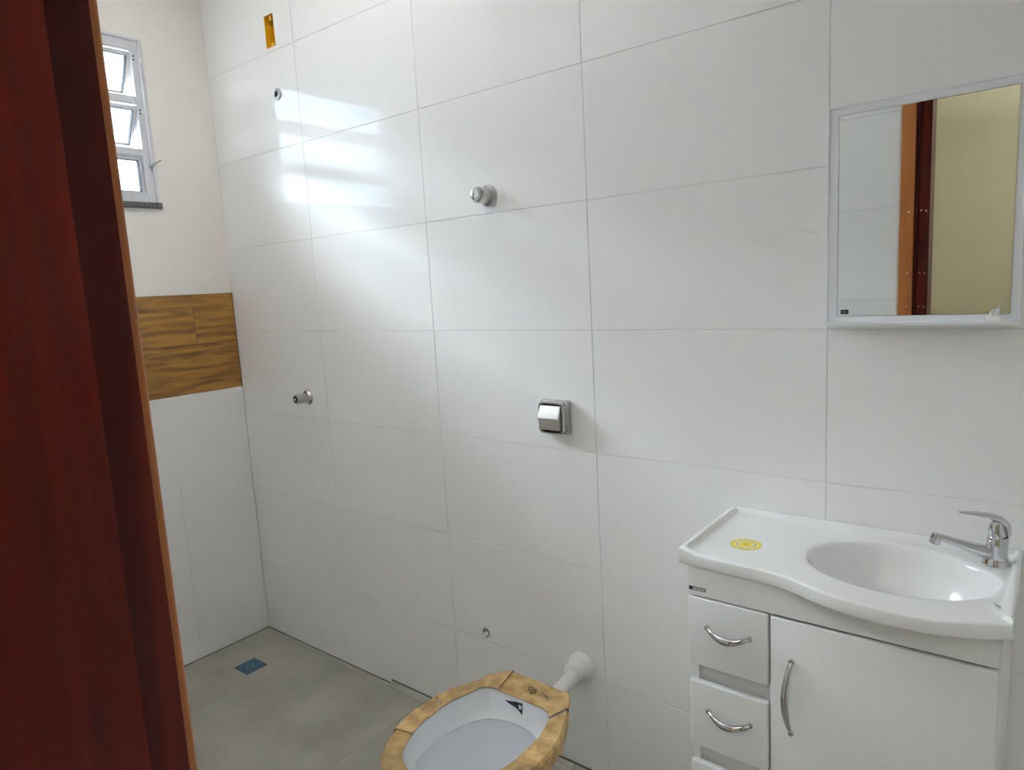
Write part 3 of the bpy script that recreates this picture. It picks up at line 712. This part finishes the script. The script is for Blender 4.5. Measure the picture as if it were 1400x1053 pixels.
bm = bmesh.new(); lathe(bm, [(.0088, -.004), (.0095, .002), (.0095, .012), (.0085, .0135)], along(.096, .047), axd, 24); ae = obj('aerator', bm, 'chrome', sp, True)
bm = bmesh.new(); lathe(bm, [(.0080, .0136), (.0080, .0141)], along(.096, .047), axd, 20); obj('nozzle', bm, 'black', ae)
bm = bmesh.new(); sweep(bm, [along(-.002, .0535), along(.000, .060), along(.001, .070), along(-.001, .080)], [(.0150, .0155), (.0150, .0150), (.0132, .0125), (.0095, .0090)], 24, side=side); obj('cartridge_cap', bm, 'chrome', fa, True, 50)
bm = bmesh.new()
sweep(bm, [along(-.0145, .0540), along(-.0155, .063), along(-.0130, .0745), along(-.0040, .0840), along(.012, .0895), along(.030, .0925), along(.047, .0942), along(.061, .0952)],
      [(.0130, .0045), (.0145, .0058), (.0145, .0066), (.0135, .0062), (.0115, .0050), (.0092, .0038), (.0070, .0028), (.0045, .0018)], 18, side=side); obj('lever', bm, 'chrome', fa, True, 60)

# ------------------------------------------------------------------ mirror
MX0, MX1, MZ0, MZ1 = 2.292, 2.6165, 1.308, 1.7365
GX0, GX1, GZ0, GZ1 = 2.3130, 2.6020, 1.3260, 1.7185
mi = thing('wall_mirror', 'white plastic framed wall mirror with a small shelf', 'mirror', ((MX0 + MX1) / 2, 0, MZ0))
bm = bmesh.new()
for a in ((MX0, GX0, MZ0, MZ1), (GX1, MX1, MZ0, MZ1), (GX0, GX1, MZ0, GZ0), (GX0, GX1, GZ1, MZ1)):
    box(bm, a[0], a[1], -0.018, -0.0002, a[2], a[3])
bmesh.ops.remove_doubles(bm, verts=bm.verts[:], dist=1e-6)
obj('frame', bm, 'plastic', mi)
bm = bmesh.new()
for a in ((MX0, MX0 + .004, MZ0, MZ1), (MX1 - .004, MX1, MZ0, MZ1), (MX0, MX1, MZ1 - .004, MZ1)):
    box(bm, a[0], a[1], -0.021, -0.017, a[2], a[3], bev=.001, seg=1)
obj('frame_bead', bm, 'plastic', mi)
obj('glass', B(GX0 + .0008, GX1 - .0008, -0.0172, -0.012, GZ0 + .0008, GZ1 - .0008), 'mirror', mi)
bm = bmesh.new()
loft(bm, [[(MX0 + .002, y, z) for y, z in ((0, MZ0 - .001), (-.019, MZ0 - .001), (-.050, MZ0 + .001), (-.052, MZ0 + .006), (-.050, MZ0 + .008), (-.019, MZ0 + .008), (0, MZ0 + .008))],
          [(MX1 - .002, y, z) for y, z in ((0, MZ0 - .001), (-.019, MZ0 - .001), (-.050, MZ0 + .001), (-.052, MZ0 + .006), (-.050, MZ0 + .008), (-.019, MZ0 + .008), (0, MZ0 + .008))]])
for v in bm.verts:                             # clipped front corners, tray tapering underneath
    if v.co.y < -.03: v.co.x += .008 if v.co.x < 2.4 else -.008
obj('shelf', bm, 'plastic', mi)
st = obj('maker_sticker', B(2.3200, 2.3345, -.0178, -.0171, 1.3305, 1.3395), 'black', mi); st['label'] = 'tiny black sticker in the mirror corner'
bm = bmesh.new()
for a in ((2.3225, 2.3242, 1.3335, 1.3370), (2.3252, 2.3262, 1.3335, 1.3370), (2.3275, 2.3285, 1.3335, 1.3362), (2.3292, 2.3300, 1.3335, 1.3362)): box(bm, a[0], a[1], -.0180, -.0177, a[2], a[3])
obj('print', bm, 'grey_ink', st)

hk = thing('plastic_clip', 'small white plastic mounting clip with two pegs lying on the mirror shelf', 'clip', (2.577, -.038, MZ0 + .008))
zb = MZ0 + .008
obj('clip_base', B(2.5655, 2.5895, -.047, -.028, zb, zb + .0085, bev=.002), 'clip', hk, True, 40)
bm = bmesh.new(); sweep(bm, [(2.5745, -.040, zb + .006), (2.5747, -.040, zb + .012), (2.5750, -.040, zb + .0165), (2.5750, -.040, zb + .0178)], [(.0034, .0034), (.0034, .0034), (.0028, .0028), (.0012, .0012)], 12, side=(1, 0, 0)); obj('peg', bm, 'clip', hk, True)
bm = bmesh.new(); sweep(bm, [(2.5825, -.036, zb + .006), (2.5828, -.036, zb + .015), (2.5830, -.036, zb + .0205), (2.5830, -.036, zb + .0220)], [(.0027, .0027), (.0027, .0027), (.0023, .0023), (.0010, .0010)], 12, side=(1, 0, 0)); obj('peg', bm, 'clip', hk, True)
bm = bmesh.new(); sweep(bm, [(2.588, -.036, zb + .007), (2.593, -.035, zb + .009), (2.597, -.034, zb + .0095)], [(.0022, .0014), (.0020, .0013), (.0012, .0009)], 10); obj('tab', bm, 'clip', hk, True)
